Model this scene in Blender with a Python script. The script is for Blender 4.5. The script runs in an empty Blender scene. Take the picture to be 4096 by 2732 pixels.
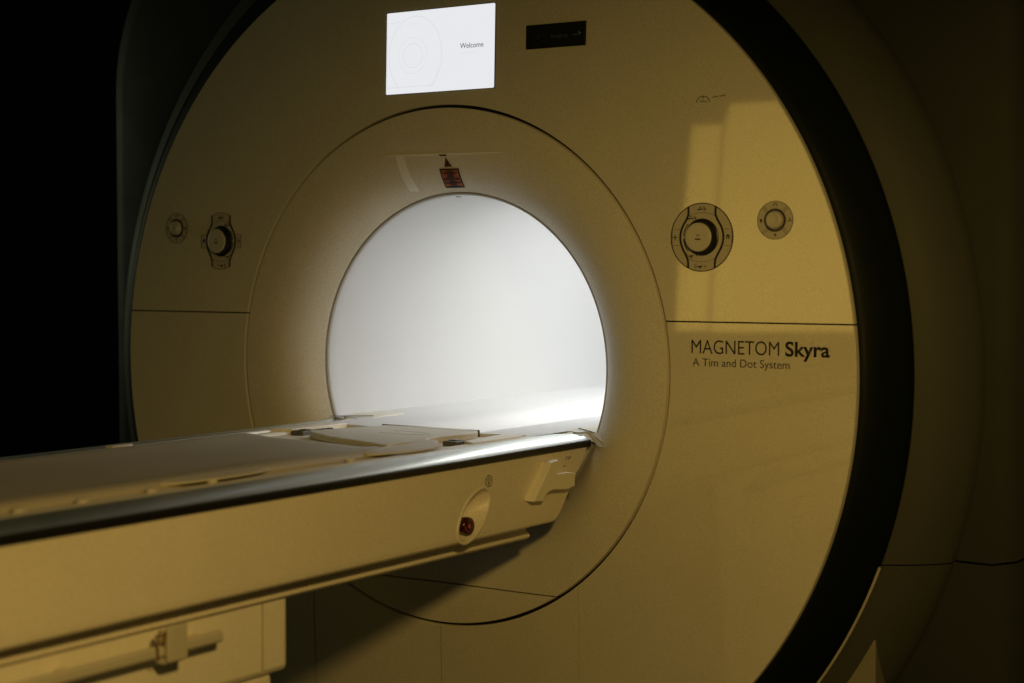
import bpy, bmesh, math, random
from mathutils import Vector, Matrix
random.seed(7)
S = bpy.context.scene
COL = S.collection
# ------------------------------------------------------------------ camera
cd = bpy.data.cameras.new('camera'); cam = bpy.data.objects.new('camera', cd); COL.objects.link(cam)
S.camera = cam
cd.sensor_width = 36.0; cd.lens = 60.563; cd.clip_start = 0.05; cd.clip_end = 100
cam.location = (2.0257, -2.8547, 0.2027)
yaw, pitch = 0.58368, -0.0441
fw = Vector((-math.sin(yaw) * math.cos(pitch), math.cos(yaw) * math.cos(pitch), math.sin(pitch)))
cam.rotation_euler = fw.to_track_quat('-Z', 'Y').to_euler()
cd.dof.use_dof = True; cd.dof.focus_distance = 3.35; cd.dof.aperture_fstop = 2.8
# ------------------------------------------------------------------ world, exposure
w = bpy.data.worlds.new('World'); S.world = w; w.use_nodes = True
bg = w.node_tree.nodes['Background']
bg.inputs[0].default_value = (0.62, 1.0, 0.60, 1); bg.inputs[1].default_value = 0.009
S.view_settings.view_transform = 'Standard'; S.view_settings.look = 'None'
S.view_settings.exposure = 0; S.view_settings.gamma = 1; S.view_settings.use_curve_mapping = False
S.cycles.use_denoising = True
S.cycles.max_bounces = 8; S.cycles.diffuse_bounces = 5; S.cycles.glossy_bounces = 3
S.cycles.sample_clamp_indirect = 4.0
WARM = (1.0, 0.645, 0.165)

def light(name, kind, loc, aim, energy, color, **kw):
    d = bpy.data.lights.new(name, kind); o = bpy.data.objects.new(name, d); COL.objects.link(o)
    o.location = loc
    o.rotation_euler = (Vector(aim) - Vector(loc)).to_track_quat('-Z', 'Y').to_euler()
    d.energy = energy; d.color = color
    for k, v in kw.items(): setattr(d, k, v)
    return o
# warm room lamp beside the photographer, seen in the shadow under the table
light('room_lamp', 'SPOT', (1.817, -2.0, 0.615), (1.817-0.189, -2.0+0.547, 0.615-0.815), 57, WARM,
      spot_size=math.radians(135.4), spot_blend=0.63, shadow_soft_size=0.085, specular_factor=0.0)
# lit doorway behind the photographer, mirrored in the glossy cover
DOOR = 0.115
def door(name, x0, x1, z0, z1, e, col=(1.0, 0.64, 0.12)):
    a = (x1 - x0) * (z1 - z0)
    o = light(name, 'AREA', ((x0 + x1) / 2, -5.0, (z0 + z1) / 2), ((x0 + x1) / 2, 0, (z0 + z1) / 2), e * a * math.pi, col,
          shape='RECTANGLE', size=(x1 - x0), size_y=(z1 - z0), spread=math.radians(46))
    o.rotation_euler.z -= math.radians(24)
door('doorway_lamp', -1.74, -1.58, -0.08, 1.07, DOOR)
door('doorway_lamp', -1.4935, -0.10, -0.08, 1.13, DOOR)
# added fill lamp without a known source, lifts the left flank of the housing
light('side_fill', 'AREA', (-3.4, -0.16, 0.5), (-1.1, 0.2, 0.3), 3.4, (0.95, 1.0, 0.62), shape='RECTANGLE', size=0.5, size_y=0.8, specular_factor=0.0)
# light strips inside the bore
def strip(ang, y0, y1, e):
    r = 0.325; a = math.radians(ang)
    x, z = r * math.sin(a), r * math.cos(a)
    o = light('bore_light', 'AREA', (x, (y0 + y1) / 2, z), (0, (y0 + y1) / 2, -0.02), e, (0.985, 1.0, 0.985),
              shape='RECTANGLE', size=y1 - y0, size_y=0.03)
    d = (Vector((-0.08, 0, -0.06)) - Vector((x, 0, z))).normalized()
    # long side along the bore axis
    zz = -d; xx = Vector((0, 1, 0)); yy = zz.cross(xx)
    o.rotation_euler = Matrix((xx, yy, zz)).transposed().to_euler()
strip(42, 0.32, 1.5, 5.8)
strip(88, 0.34, 1.5, 1.0)
light('bore_light', 'AREA', (0.22, 0.13, 0.235), (-0.05, -0.55, -0.12), 0.55, (0.97, 1.0, 0.95), shape='RECTANGLE', size=0.10, size_y=0.03)  # hidden lamp added near the mouth to brighten the table top

# ------------------------------------------------------------------ materials
def mat(name, col, rough=0.4, metal=0.0, spec=0.5, emit=None, bump=0.0, bscale=400, mottle=0.0, coat=0.0):
    m = bpy.data.materials.new(name); m.use_nodes = True
    nt = m.node_tree; b = nt.nodes['Principled BSDF']
    b.inputs['Base Color'].default_value = (*col, 1); b.inputs['Roughness'].default_value = rough
    b.inputs['Metallic'].default_value = metal; b.inputs['Specular IOR Level'].default_value = spec
    b.inputs['Coat Weight'].default_value = coat; b.inputs['Coat Roughness'].default_value = 0.12
    if emit:
        b.inputs['Emission Color'].default_value = (*emit[0], 1); b.inputs['Emission Strength'].default_value = emit[1]
    tc = nt.nodes.new('ShaderNodeTexCoord')
    if mottle:
        n1 = nt.nodes.new('ShaderNodeTexNoise'); n1.inputs['Scale'].default_value = 9; n1.inputs['Detail'].default_value = 6
        n2 = nt.nodes.new('ShaderNodeTexNoise'); n2.inputs['Scale'].default_value = 430; n2.inputs['Detail'].default_value = 2
        nt.links.new(tc.outputs['Object'], n1.inputs['Vector']); nt.links.new(tc.outputs['Object'], n2.inputs['Vector'])
        mx = nt.nodes.new('ShaderNodeMix'); mx.data_type = 'FLOAT'; mx.inputs[0].default_value = 0.85
        nt.links.new(n1.outputs['Fac'], mx.inputs[2]); nt.links.new(n2.outputs['Fac'], mx.inputs[3])
        r = nt.nodes.new('ShaderNodeValToRGB')
        r.color_ramp.elements[0].position = 0.36; r.color_ramp.elements[1].position = 0.64
        r.color_ramp.elements[0].color = (*[c * (1 - mottle*q) for c, q in zip(col, (0.85, 1.0, 1.3))], 1)
        r.color_ramp.elements[1].color = (*[min(1, c * (1 + mottle*q)) for c, q in zip(col, (1.1, 1.0, 0.7))], 1)
        nt.links.new(mx.outputs[0], r.inputs[0]); nt.links.new(r.outputs[0], b.inputs['Base Color'])
        mr = nt.nodes.new('ShaderNodeMapRange'); mr.inputs['To Min'].default_value = rough * 0.8; mr.inputs['To Max'].default_value = rough * 1.25
        nt.links.new(n1.outputs['Fac'], mr.inputs['Value']); nt.links.new(mr.outputs[0], b.inputs['Roughness'])
    if bump:
        n = nt.nodes.new('ShaderNodeTexNoise'); n.inputs['Scale'].default_value = bscale; n.inputs['Detail'].default_value = 3
        nt.links.new(tc.outputs['Object'], n.inputs['Vector'])
        bp = nt.nodes.new('ShaderNodeBump'); bp.inputs['Strength'].default_value = bump; bp.inputs['Distance'].default_value = 0.001
        nt.links.new(n.outputs['Fac'], bp.inputs['Height']); nt.links.new(bp.outputs[0], b.inputs['Normal'])
    return m
M = dict(
    paint=mat('cover_paint', (0.72, 0.69, 0.60), 0.035, spec=0.85, mottle=0.10, bump=0.012, bscale=25),
    flare=mat('flare_paint', (0.72, 0.69, 0.61), 0.42, spec=0.4, mottle=0.12),
    liner=mat('bore_plastic', (0.46, 0.46, 0.46), 0.5, mottle=0.01),
    rail=mat('bore_floor_lit_plastic', (0.68, 0.68, 0.68), 0.35, mottle=0.01),  # lighter than the liner, light falling on the floor put into colour
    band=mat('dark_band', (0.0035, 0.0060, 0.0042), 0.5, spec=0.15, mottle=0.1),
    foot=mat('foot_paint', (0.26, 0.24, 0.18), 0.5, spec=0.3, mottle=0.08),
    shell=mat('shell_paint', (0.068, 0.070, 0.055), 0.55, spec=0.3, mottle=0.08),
    house=mat('housing_shade_paint', (0.026, 0.030, 0.023), 0.6, spec=0.2, mottle=0.08),  # darker than the shell ring, fading light put into the colour
    gap=mat('seam_rubber', (0.007, 0.007, 0.005), 0.7, spec=0.2),
    ink=mat('ink', (0.012, 0.012, 0.014), 0.45, spec=0.3),
    inkgrey=mat('grey_ink', (0.16, 0.15, 0.14), 0.5),
    ped=mat("pedestal_lit_paint", (0.90, 0.86, 0.78), 0.4, mottle=0.08),  # table paint lightened, stronger light on the pedestal put into colour
    tbl=mat("table_paint", (0.83, 0.78, 0.70), 0.38, mottle=0.12, bump=0.1, bscale=120),
    trim=mat('trim_metal', (0.74, 0.78, 0.76), 0.42, metal=1.0, mottle=0.03),
    strip=mat('black_strip', (0.010, 0.011, 0.012), 0.35, spec=0.5),
    fabric=mat('mattress_vinyl', (0.44, 0.40, 0.33), 0.5, spec=0.35, mottle=0.08, bump=0.25, bscale=300),
    pad=mat('pad_vinyl', (0.62, 0.58, 0.50), 0.5, mottle=0.06, bump=0.2, bscale=300),
    key=mat('keypad_plastic', (0.56, 0.52, 0.44), 0.5, mottle=0.05),
    knob=mat('knob_plastic', (0.60, 0.57, 0.50), 0.35, mottle=0.04),
    glass=mat('screen_glow', (0.02, 0.02, 0.02), 0.3, emit=((0.955, 0.965, 1.0), 0.845)),
    glass_line=mat('screen_line', (0.02, 0.02, 0.02), 0.3, emit=((0.92, 0.94, 0.985), 0.72)),
    glass_ink=mat('screen_ink', (0.02, 0.02, 0.02), 0.3, emit=((0.5, 0.5, 0.53), 0.16)),
    plate=mat('nameplate_black', (0.004, 0.006, 0.006), 0.35, spec=0.25),
    plate_ink=mat('nameplate_ink', (0.07, 0.08, 0.085), 0.5),
    plate_pale=mat('nameplate_white', (0.30, 0.33, 0.34), 0.5),
    amber=mat('amber_wire', (0.20, 0.09, 0.015), 0.5),
    hook=mat('hook_plastic', (0.92, 0.88, 0.76), 0.4, mottle=0.05),
    orange=mat('orange_label', (0.34, 0.085, 0.012), 0.55, mottle=0.1),
    tape=mat('clear_tape', (0.93, 0.93, 0.90), 0.3, spec=0.6),  # white base stands in for light caught by the tape and edge
    red=mat('stop_button_red', (0.045, 0.002, 0.004), 0.3, coat=0.4),
    redmark=mat('stop_mark', (0.45, 0.10, 0.09), 0.5),
    sock=mat('socket_plastic', (0.10, 0.10, 0.075), 0.5, mottle=0.2),
    dark=mat('socket_dark', (0.02, 0.02, 0.015), 0.5),
    metal=mat('screw_metal', (0.5, 0.5, 0.48), 0.35, metal=1.0),
    wall=mat('dark_wall', (0.012, 0.05, 0.03), 0.9, spec=0.0),  # near-black base stands in for the dark of the background
    floor=mat('floor_vinyl', (0.03, 0.03, 0.028), 0.6, mottle=0.1),
)
# ------------------------------------------------------------------ helpers
def link(name, bm, m, parent=None, smooth=True, label=None, sharp=32, bevel=0.0):
    me = bpy.data.meshes.new(name)
    bmesh.ops.recalc_face_normals(bm, faces=bm.faces[:])
    if parent is not None:
        bmesh.ops.translate(bm, verts=bm.verts[:], vec=-wloc(parent))
    bm.to_mesh(me); bm.free()
    if smooth:
        for p in me.polygons: p.use_smooth = True
        me.set_sharp_from_angle(angle=math.radians(sharp))
    me.materials.append(M[m])
    o = bpy.data.objects.new(name, me); COL.objects.link(o)
    if parent is not None: o.parent = parent
    if label: o['label'] = label
    if bevel:
        b = o.modifiers.new('bevel', 'BEVEL'); b.width = bevel; b.segments = 3; b.limit_method = 'ANGLE'; b.angle_limit = math.radians(35)
        b.harden_normals = False
    return o
def wloc(o):
    v = Vector((0, 0, 0))
    while o is not None: v = v + o.location; o = o.parent
    return v
def thing(name, loc, label, cat, group=None):
    o = bpy.data.objects.new(name, None); COL.objects.link(o); o.location = loc
    o['label'] = label; o['category'] = cat
    if group: o['group'] = group
    o.empty_display_size = 0.1
    return o
def box(bm, x0, x1, y0, y1, z0, z1):
    vs = [bm.verts.new((x, y, z)) for x in (x0, x1) for y in (y0, y1) for z in (z0, z1)]
    for f in ((0,1,3,2),(4,6,7,5),(0,4,5,1),(2,3,7,6),(0,2,6,4),(1,5,7,3)): bm.faces.new([vs[i] for i in f])
def prism(bm, pts, fn, h0, h1):
    """pts: 2-D outline; fn(u, v, h) -> xyz; extruded between h0 and h1"""
    a = [bm.verts.new(fn(u, v, h0)) for u, v in pts]; b = [bm.verts.new(fn(u, v, h1)) for u, v in pts]
    n = len(pts)
    bm.faces.new(a); bm.faces.new(b[::-1])
    for i in range(n): bm.faces.new((a[i], a[(i+1) % n], b[(i+1) % n], b[i]))
def ribbon(bm, pts, wd, fn, h0, h1, closed=False):
    n = len(pts); L = []; R = []
    for i, (u, v) in enumerate(pts):
        if closed: p, q = pts[i-1], pts[(i+1) % n]
        else: p, q = pts[max(i-1, 0)], pts[min(i+1, n-1)]
        dx, dy = q[0]-p[0], q[1]-p[1]; l = math.hypot(dx, dy) or 1
        ww = wd[i] if isinstance(wd, (list, tuple)) else wd
        nx, ny = -dy/l*ww/2, dx/l*ww/2
        L.append((u+nx, v+ny)); R.append((u-nx, v-ny))
    rows = [[bm.verts.new(fn(*P, h)) for P in side] for side, h in ((L, h1), (R, h1), (R, h0), (L, h0))]
    rng = n if closed else n-1
    for i in range(rng):
        j = (i+1) % n
        for k in range(4):
            a, b = rows[k], rows[(k+1) % 4]
            bm.faces.new((a[i], a[j], b[j], b[i]))
    if not closed:
        bm.faces.new([r[0] for r in rows]); bm.faces.new([r[-1] for r in rows][::-1])
def arc(cx, cy, r, a0, a1, n=24, ry=None):
    ry = ry or r
    return [(cx + r*math.cos(math.radians(a0+(a1-a0)*i/n)), cy + ry*math.sin(math.radians(a0+(a1-a0)*i/n))) for i in range(n+1)]
def circle(cx, cy, r, n=48): return arc(cx, cy, r, 0, 360*(n-1)/n, n-1)
def spline(pts, sub=8):
    out = []
    P = [pts[0]] + list(pts) + [pts[-1]]
    for i in range(1, len(P)-2):
        p0, p1, p2, p3 = P[i-1:i+3]
        for k in range(sub):
            t = k/sub
            out.append(tuple(0.5*((2*p1[d])+(-p0[d]+p2[d])*t+(2*p0[d]-5*p1[d]+4*p2[d]-p3[d])*t*t+(-p0[d]+3*p1[d]-3*p2[d]+p3[d])*t**3) for d in range(2)))
    out.append(tuple(pts[-1])); return out
def text_bm(s, x0, x1, z0, cap, fn, h0, h1, bold=0.0, x_fixed=None):
    c = bpy.data.curves.new('t', 'FONT'); c.body = 'M'; c.size = 1
    o = bpy.data.objects.new('t', c); COL.objects.link(o)
    def grab():
        bpy.context.view_layer.update()
        return bpy.data.meshes.new_from_object(o.evaluated_get(bpy.context.evaluated_depsgraph_get()))
    me = grab(); ch = max(v.co.y for v in me.vertices) - min(v.co.y for v in me.vertices)
    c.body = s; c.offset = bold; c.resolution_u = 5
    me = grab()
    xs = [v.co.x for v in me.vertices]; a, b = min(xs), max(xs)
    sx = (x1-x0)/(b-a); sz = cap/ch
    bm = bmesh.new(); bm.from_mesh(me)
    r = bmesh.ops.extrude_face_region(bm, geom=bm.faces[:])
    top = {v for v in r['geom'] if isinstance(v, bmesh.types.BMVert)}
    for v in bm.verts:
        u = x0+(v.co.x-a)*sx; z = z0+v.co.y*sz
        v.co = fn(u, z, h1 if v in top else h0)
    bpy.data.objects.remove(o); bpy.data.curves.remove(c)
    return bm
def merge(dst, src):
    me = bpy.data.meshes.new('m'); src.to_mesh(me); dst.from_mesh(me); src.free(); bpy.data.meshes.remove(me)

# ------------------------------------------------------------------ front surface of the scanner, depth against radius
R1, R2a, R2b, R3 = 0.352, 0.5169, 0.5231, 0.883
def fy(r):
    if r < R1: return 0.014
    if r < 0.50: 
        t = (r-R1)/(0.50-R1); return -0.052 + 0.066*(1-t)**3
    if r < R3: return -0.052 + 0.011*(r-0.50)/(R3-0.50)
    return -0.041
def face(x, z, h): return (x, fy(math.hypot(x, z))-h, z)
H = 1.07                                           # height of the bore axis over the floor
scanner = thing('mri_scanner', (0, 0.9, -H), 'large cream MRI scanner with glowing white bore and dark ring around its round front', 'MRI scanner')

def annulus(r0, r1, prof, cuts=(), n=288, rim=0.004, depth=0.02, a0=0, a1=360):
    bm = bmesh.new(); rs = []
    m = max(2, int((r1-r0)/0.02)+1)
    rim = 0.0018; q = 0.0008
    rs = [r0, r0+rim*0.35, r0+rim, r0+rim+q] + [r0+rim+(r1-r0-2*rim)*i/m for i in range(1, m)] + [r1-rim-q, r1-rim, r1-rim*0.35, r1]
    offs = [rim*0.7, rim*0.15, 0, 0] + [0]*(m-1) + [0, 0, rim*0.15, rim*0.7]
    full = (a1-a0) >= 360; nn = n if full else n+1
    grid = []
    for r, o in zip(rs, offs):
        grid.append([bm.verts.new((r*math.cos(math.radians(a0+(a1-a0)*k/n)), prof(r)+o, r*math.sin(math.radians(a0+(a1-a0)*k/n)))) for k in range(nn)])
    for i in range(len(rs)-1):
        for k in range(n):
            j = (k+1) % nn
            bm.faces.new((grid[i][k], grid[i][j], grid[i+1][j], grid[i+1][k]))
    for co, no in cuts:                            # keep the side no points to
        bmesh.ops.bisect_plane(bm, geom=bm.verts[:]+bm.edges[:]+bm.faces[:], plane_co=co, plane_no=no, clear_inner=True)
    ed = [e for e in bm.edges if e.is_boundary]
    r = bmesh.ops.extrude_edge_only(bm, edges=ed)
    bmesh.ops.translate(bm, verts=[v for v in r['geom'] if isinstance(v, bmesh.types.BMVert)], vec=(0, depth, 0))
    return bm
Z1 = 0.100
g = 0.0014
def cover(name, cuts, label=None):
    return link(name, annulus(R2b, R3, fy, cuts), 'paint', scanner, label=label, sharp=40)
cover('front_cover', [((0, 0, Z1+g), (0, 0, 1))], 'upper front cover carrying the screen and the controls')
cover('front_cover', [((0, 0, Z1-g), (0, 0, -1)), ((0.3262, 0, 0), (1, 0, 0))], 'lower right front cover with printed lettering')
cover('front_cover', [((0, 0, -0.3), (0, 0, -1)), ((0.0018, 0, 0), (1, 0, 0)), ((0.3254, 0, 0), (-1, 0, 0))])
cover('front_cover', [((0, 0, -0.3), (0, 0, -1)), ((-0.0018, 0, 0), (-1, 0, 0)), ((-0.331, 0, 0), (1, 0, 0))])
cover('front_cover', [((0, 0, Z1-g), (0, 0, -1)), ((-0.334, 0, 0), (-1, 0, 0))], 'lower left front cover')
link('bore_flare', annulus(R1, R2a, fy, [((0, 0, -0.4358), (0, 0, 1))]), 'flare', scanner, label='flared ring around the bore opening', sharp=40)
link('bore_flare', annulus(R1, R2a, fy, [((0, 0, -0.4386), (0, 0, -1))]), 'flare', scanner, label='small lower segment of the flared ring', sharp=40)
# dark backing seen in the seams
bm = bmesh.new()
def revolve(bm, pts, n=192, a0=0, a1=360):
    full = (a1-a0) >= 360; nn = n if full else n+1
    G = [[bm.verts.new((r*math.cos(math.radians(a0+(a1-a0)*k/n)), y, r*math.sin(math.radians(a0+(a1-a0)*k/n)))) for k in range(nn)] for r, y in pts]
    for i in range(len(pts)-1):
        for k in range(n):
            j = (k+1) % nn; bm.faces.new((G[i][k], G[i][j], G[i+1][j], G[i+1][k]))
revolve(bm, [(0.3535, 0.06), (0.3535, 0.024), (0.40, 0.0), (0.44, -0.03), (0.50, -0.038), (0.885, -0.028), (0.92, 0.03)])
link('seam_backing', bm, 'gap', scanner)
# dark band round the front cover
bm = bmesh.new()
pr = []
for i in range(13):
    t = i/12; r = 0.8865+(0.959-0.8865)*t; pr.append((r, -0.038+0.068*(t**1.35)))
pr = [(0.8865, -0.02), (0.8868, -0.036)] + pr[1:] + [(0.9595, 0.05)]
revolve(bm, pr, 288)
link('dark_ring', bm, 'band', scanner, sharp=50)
# bevelled ring outside the dark band: upper and lower pieces, joint at z=-0.326
def bev(a0, a1, r0=0.9605, lip=False):
    bm = bmesh.new()
    P = [(r0, 0.06), (r0, 0.029), (r0+0.002, 0.0275)]
    if lip: P = [(r0, 0.06), (r0-0.0005, 0.022), (r0+0.003, 0.0205), (r0+0.006, 0.0225)]
    for i in range(1, 11):
        t = i/10; P.append((0.966+0.086*t, 0.031+0.052*t+0.03*t*t*t))
    P.append((1.056, 0.135)); P.append((1.056, 0.22))
    revolve(bm, P, 200, a0, a1); return bm
def cutz(bm, z, up):
    bmesh.ops.bisect_plane(bm, geom=bm.verts[:]+bm.edges[:]+bm.faces[:], plane_co=(0, 0, z), plane_no=(0, 0, 1 if up else -1), clear_inner=True)
    return bm
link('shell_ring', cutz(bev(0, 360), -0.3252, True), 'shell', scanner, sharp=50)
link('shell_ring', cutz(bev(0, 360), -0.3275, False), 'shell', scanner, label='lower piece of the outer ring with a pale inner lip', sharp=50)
lipbm = bmesh.new()
revolve(lipbm, [(0.9598, 0.030), (0.9602, 0.0195), (0.9625, 0.0185), (0.9645, 0.0205)], 160, 200, 340)
link('edge_lip', lipbm, 'key', scanner)
# outer housing, a rounded box blended from the ring
def rrect(hw, zt, zb, rt, rb, n=24):
    pts = []
    for (cx, cz, r, a) in ((hw-rt, zt-rt, rt, 0), (-hw+rt, zt-rt, rt, 90), (-hw+rb, zb+rb, rb, 180), (hw-rb, zb+rb, rb, 270)):
        for i in range(n+1):
            t = math.radians(a+90*i/n); pts.append((cx+r*math.cos(t), cz+r*math.sin(t)))
    return pts
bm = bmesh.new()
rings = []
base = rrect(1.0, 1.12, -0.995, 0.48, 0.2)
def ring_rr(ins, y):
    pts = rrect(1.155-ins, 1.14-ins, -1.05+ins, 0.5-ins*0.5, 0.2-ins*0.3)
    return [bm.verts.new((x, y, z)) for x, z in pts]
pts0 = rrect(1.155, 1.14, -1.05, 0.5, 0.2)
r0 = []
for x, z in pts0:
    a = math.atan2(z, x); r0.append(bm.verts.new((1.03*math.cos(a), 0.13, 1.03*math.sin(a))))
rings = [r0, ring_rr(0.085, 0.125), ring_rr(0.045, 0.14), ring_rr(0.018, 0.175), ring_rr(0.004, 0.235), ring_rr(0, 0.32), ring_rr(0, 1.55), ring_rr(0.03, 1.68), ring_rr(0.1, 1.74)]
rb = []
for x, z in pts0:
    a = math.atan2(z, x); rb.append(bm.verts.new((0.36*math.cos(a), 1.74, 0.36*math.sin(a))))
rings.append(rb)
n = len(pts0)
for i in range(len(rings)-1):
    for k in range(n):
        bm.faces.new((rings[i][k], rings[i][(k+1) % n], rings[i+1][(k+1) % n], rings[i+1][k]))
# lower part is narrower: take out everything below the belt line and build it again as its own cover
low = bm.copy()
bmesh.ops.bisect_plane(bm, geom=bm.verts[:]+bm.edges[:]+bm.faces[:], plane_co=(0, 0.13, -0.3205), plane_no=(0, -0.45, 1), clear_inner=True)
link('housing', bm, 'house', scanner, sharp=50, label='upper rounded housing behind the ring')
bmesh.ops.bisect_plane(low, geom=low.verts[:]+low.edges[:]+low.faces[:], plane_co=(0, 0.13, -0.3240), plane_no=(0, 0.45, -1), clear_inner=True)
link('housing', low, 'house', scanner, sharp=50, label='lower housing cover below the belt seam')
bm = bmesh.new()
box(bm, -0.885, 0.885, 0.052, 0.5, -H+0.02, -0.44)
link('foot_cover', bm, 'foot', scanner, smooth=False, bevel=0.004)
def ring_pt(u, v, h):
    t = (math.hypot(u, v)-0.966)/0.086; return (u, 0.031+0.052*t+0.03*t**3-h, v)
bm = bmesh.new(); prism(bm, circle(0.922, -0.3365, 0.0060, 20), ring_pt, 0.0, 0.0015)
link('screw', bm, 'shell', scanner)
# bore
bm = bmesh.new()
revolve(bm, [(0.3516, 0.03), (0.3514, 0.0172), (0.3495, 0.0160), (0.3468, 0.0175), (0.3452, 0.024), (0.345, 0.05), (0.345, 0.4), (0.345, 1.0), (0.345, 1.65), (0.352, 1.70)], 256)
link('bore_liner', bm, 'liner', scanner, sharp=60)
bm = bmesh.new()
fp = spline([(-0.334, -0.1195), (-0.25, -0.1225), (-0.17, -0.1235), (-0.10, -0.128), (-0.06, -0.150), (0.0, -0.158), (0.06, -0.150), (0.10, -0.128), (0.17, -0.1235), (0.25, -0.1225), (0.334, -0.1195)], 6)
ys = (0.02, 0.3, 0.8, 1.66)
G = [[bm.verts.new((x, y, z)) for x, z in fp] for y in ys]
for i in range(3):
    for k in range(len(fp)-1): bm.faces.new((G[i][k], G[i][k+1], G[i+1][k+1], G[i+1][k]))
for k in range(len(fp)-1):                         # front face going down
    a, b = G[0][k], G[0][k+1]
    c = bm.verts.new((b.co.x, 0.02, -0.2)); d = bm.verts.new((a.co.x, 0.02, -0.2)); bm.faces.new((a, b, c, d))
link('bore_floor', bm, 'rail', scanner, sharp=60)
# docking ledges at both sides of the bore mouth
for s in (1, -1):
    bm = bmesh.new()
    def ff(x, z): return fy(math.hypot(x, z))-0.0015
    P = [(0.250, 0.16, -0.1205), (0.334, 0.16, -0.1185), (0.3285, 0.012, -0.1205), (0.345, ff(.345, -.126), -0.126), (0.362, ff(.362, -.134), -0.134), (0.376, ff(.376, -.142), -0.142), (0.356, ff(.356, -.145), -0.145), (0.326, 0.004, -0.138), (0.262, -0.022, -0.1275), (0.246, 0.05, -0.1215)]
    a = [bm.verts.new((s*x, y, z)) for x, y, z in P]; b = [bm.verts.new((s*x, y+0.03, z-0.01)) for x, y, z in P]
    cn = bm.verts.new((s*0.30, 0.03, -0.1208)); 
    for i in range(len(P)):
        j = (i+1) % len(P); bm.faces.new((a[i], a[j], cn)); bm.faces.new((a[i], b[i], b[j], a[j]))
    led = link('docking_ledge', bm, 'flare', scanner, sharp=30)
    bm = bmesh.new()
    prism(bm, circle(s*0.298, -0.005, 0.0105, 24), lambda u, v, h: (u, v, -0.1225+h), 0, 0.0032)
    sc = link('screw', bm, 'metal', led)
    bm = bmesh.new(); ribbon(bm, [(s*0.258, 0.062), (s*0.328, 0.004)], 0.0022, lambda u, v, h: (u, v, -0.1205+h), 0, 0.0014)
    link('joint_line', bm, 'inkgrey', led)
# little sensor hole just inside the bore
bm = bmesh.new()
a = math.radians(94.2)
prism(bm, circle(0, 0, 0.0048, 20), lambda u, v, h: ((0.3452-h)*math.cos(a)+u, 0.052+v*1.5, (0.3452-h)*math.sin(a)), 0, 0.0012)
link('sensor_hole', bm, 'dark', scanner)

# pale ribbon standing in for a lit edge, laser aperture, laser labels, tape
bm = bmesh.new()
pts = [(-0.135+0.286*i/24, 0.4265-0.003*i/24) for i in range(25)]
wd = [0.0006+0.0032*math.sin(math.pi*i/24)**0.6 for i in range(25)]
ribbon(bm, pts, wd, face, -0.001, 0.0016)
link('edge_highlight', bm, 'tape', scanner)
bm = bmesh.new(); prism(bm, [(-0.008, 0.4248), (0.014, 0.4245), (0.010, 0.4215), (-0.002, 0.4217)], face, -0.001, 0.0018)
link('laser_window', bm, 'dark', scanner)
lab = None
def tri(c, s, k): return [(c[0], c[1]+s*1.05*k), (c[0]-s*0.95*k, c[1]-s*0.8*k), (c[0]+s*0.95*k, c[1]-s*0.8*k)]
bm = bmesh.new(); prism(bm, tri((0.0085, 0.4085), 0.0098, 1.0), face, 0.0002, 0.0006)
wt = link('laser_sign', bm, 'ink', scanner, label='small black triangular laser warning symbol', smooth=False)
bm = bmesh.new(); prism(bm, tri((0.0085, 0.4083), 0.0098, 0.66), face, 0.0006, 0.0009)
link('sign_face', bm, 'amber', wt, smooth=False)
bm = bmesh.new()
for k in range(8):
    t = math.radians(k*45+10); ribbon(bm, [(0.0085, 0.4068), (0.0085+0.0036*math.cos(t), 0.4068+0.0036*math.sin(t))], 0.001, face, 0.0009, 0.0012)
link('sunburst', bm, 'ink', wt, smooth=False)
def lmap(u, v, h):                                 # label 0..1 square following the flare
    z = 0.3968-0.037*v; x = -0.0145+0.0475*u-0.007*v
    return (x, fy(math.hypot(0.034, z))-h, z)
bm = bmesh.new()
def subq(u0, u1, v0, v1, h0, h1, n=8):
    for i in range(n):
        a, b = v0+(v1-v0)*i/n, v0+(v1-v0)*(i+1)/n
        prism(bm, [(u0, a), (u1, a), (u1, b), (u0, b)], lmap, h0, h1)
subq(0, 1, 0, 1, 0.0002, 0.0006)
wl = link('warning_label', bm, 'ink', scanner, smooth=False, label='orange laser warning label framed in black above the bore')
bm = bmesh.new(); subq(0.06, 0.94, 0.07, 0.70, 0.0006, 0.0009); subq(0.06, 0.94, 0.735, 0.93, 0.0006, 0.0009, 3)
link('label_face', bm, 'orange', wl, smooth=False)
bm = bmesh.new()
rows = [(0.36, .64), (0.3, .7), (0.1, .86), (0.14, .84), (0.36, .64), (0.32, .68), (0.34, .66), (0.3, .7), (0.12, .88), (0.08, .92), (0.1, .9), (0.36, .62), (0.34, .7), (0.1, .9), (0.32, .7), (0.34, .66), (0.36, .68), (0.2, .86)]
for i, (a, b) in enumerate(rows):
    v = 0.105+i*0.0465
    if 0.69 < v < 0.74: v += 0.03
    u = a
    while u < b:
        wdt = random.uniform(0.06, 0.16); prism(bm, [(u, v), (min(b, u+wdt), v), (min(b, u+wdt), v+0.035), (u, v+0.035)], lmap, 0.0009, 0.0011); u += wdt+0.008
link('label_print', bm, 'ink', wl, smooth=False)
bm = bmesh.new()
n = 16
for i in range(n):
    z0, z1 = 0.4245-0.070*i/n, 0.4245-0.070*(i+1)/n
    prism(bm, [(-0.112+0.006*i/n, z0), (-0.092+0.006*i/n, z0), (-0.092+0.006*(i+1)/n, z1), (-0.112+0.006*(i+1)/n, z1)], face, 0.0003, 0.0006)
bmesh.ops.remove_doubles(bm, verts=bm.verts[:], dist=1e-5)
link('tape_strip', bm, 'tape', scanner, label='pale strip of adhesive tape above the bore')

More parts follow.
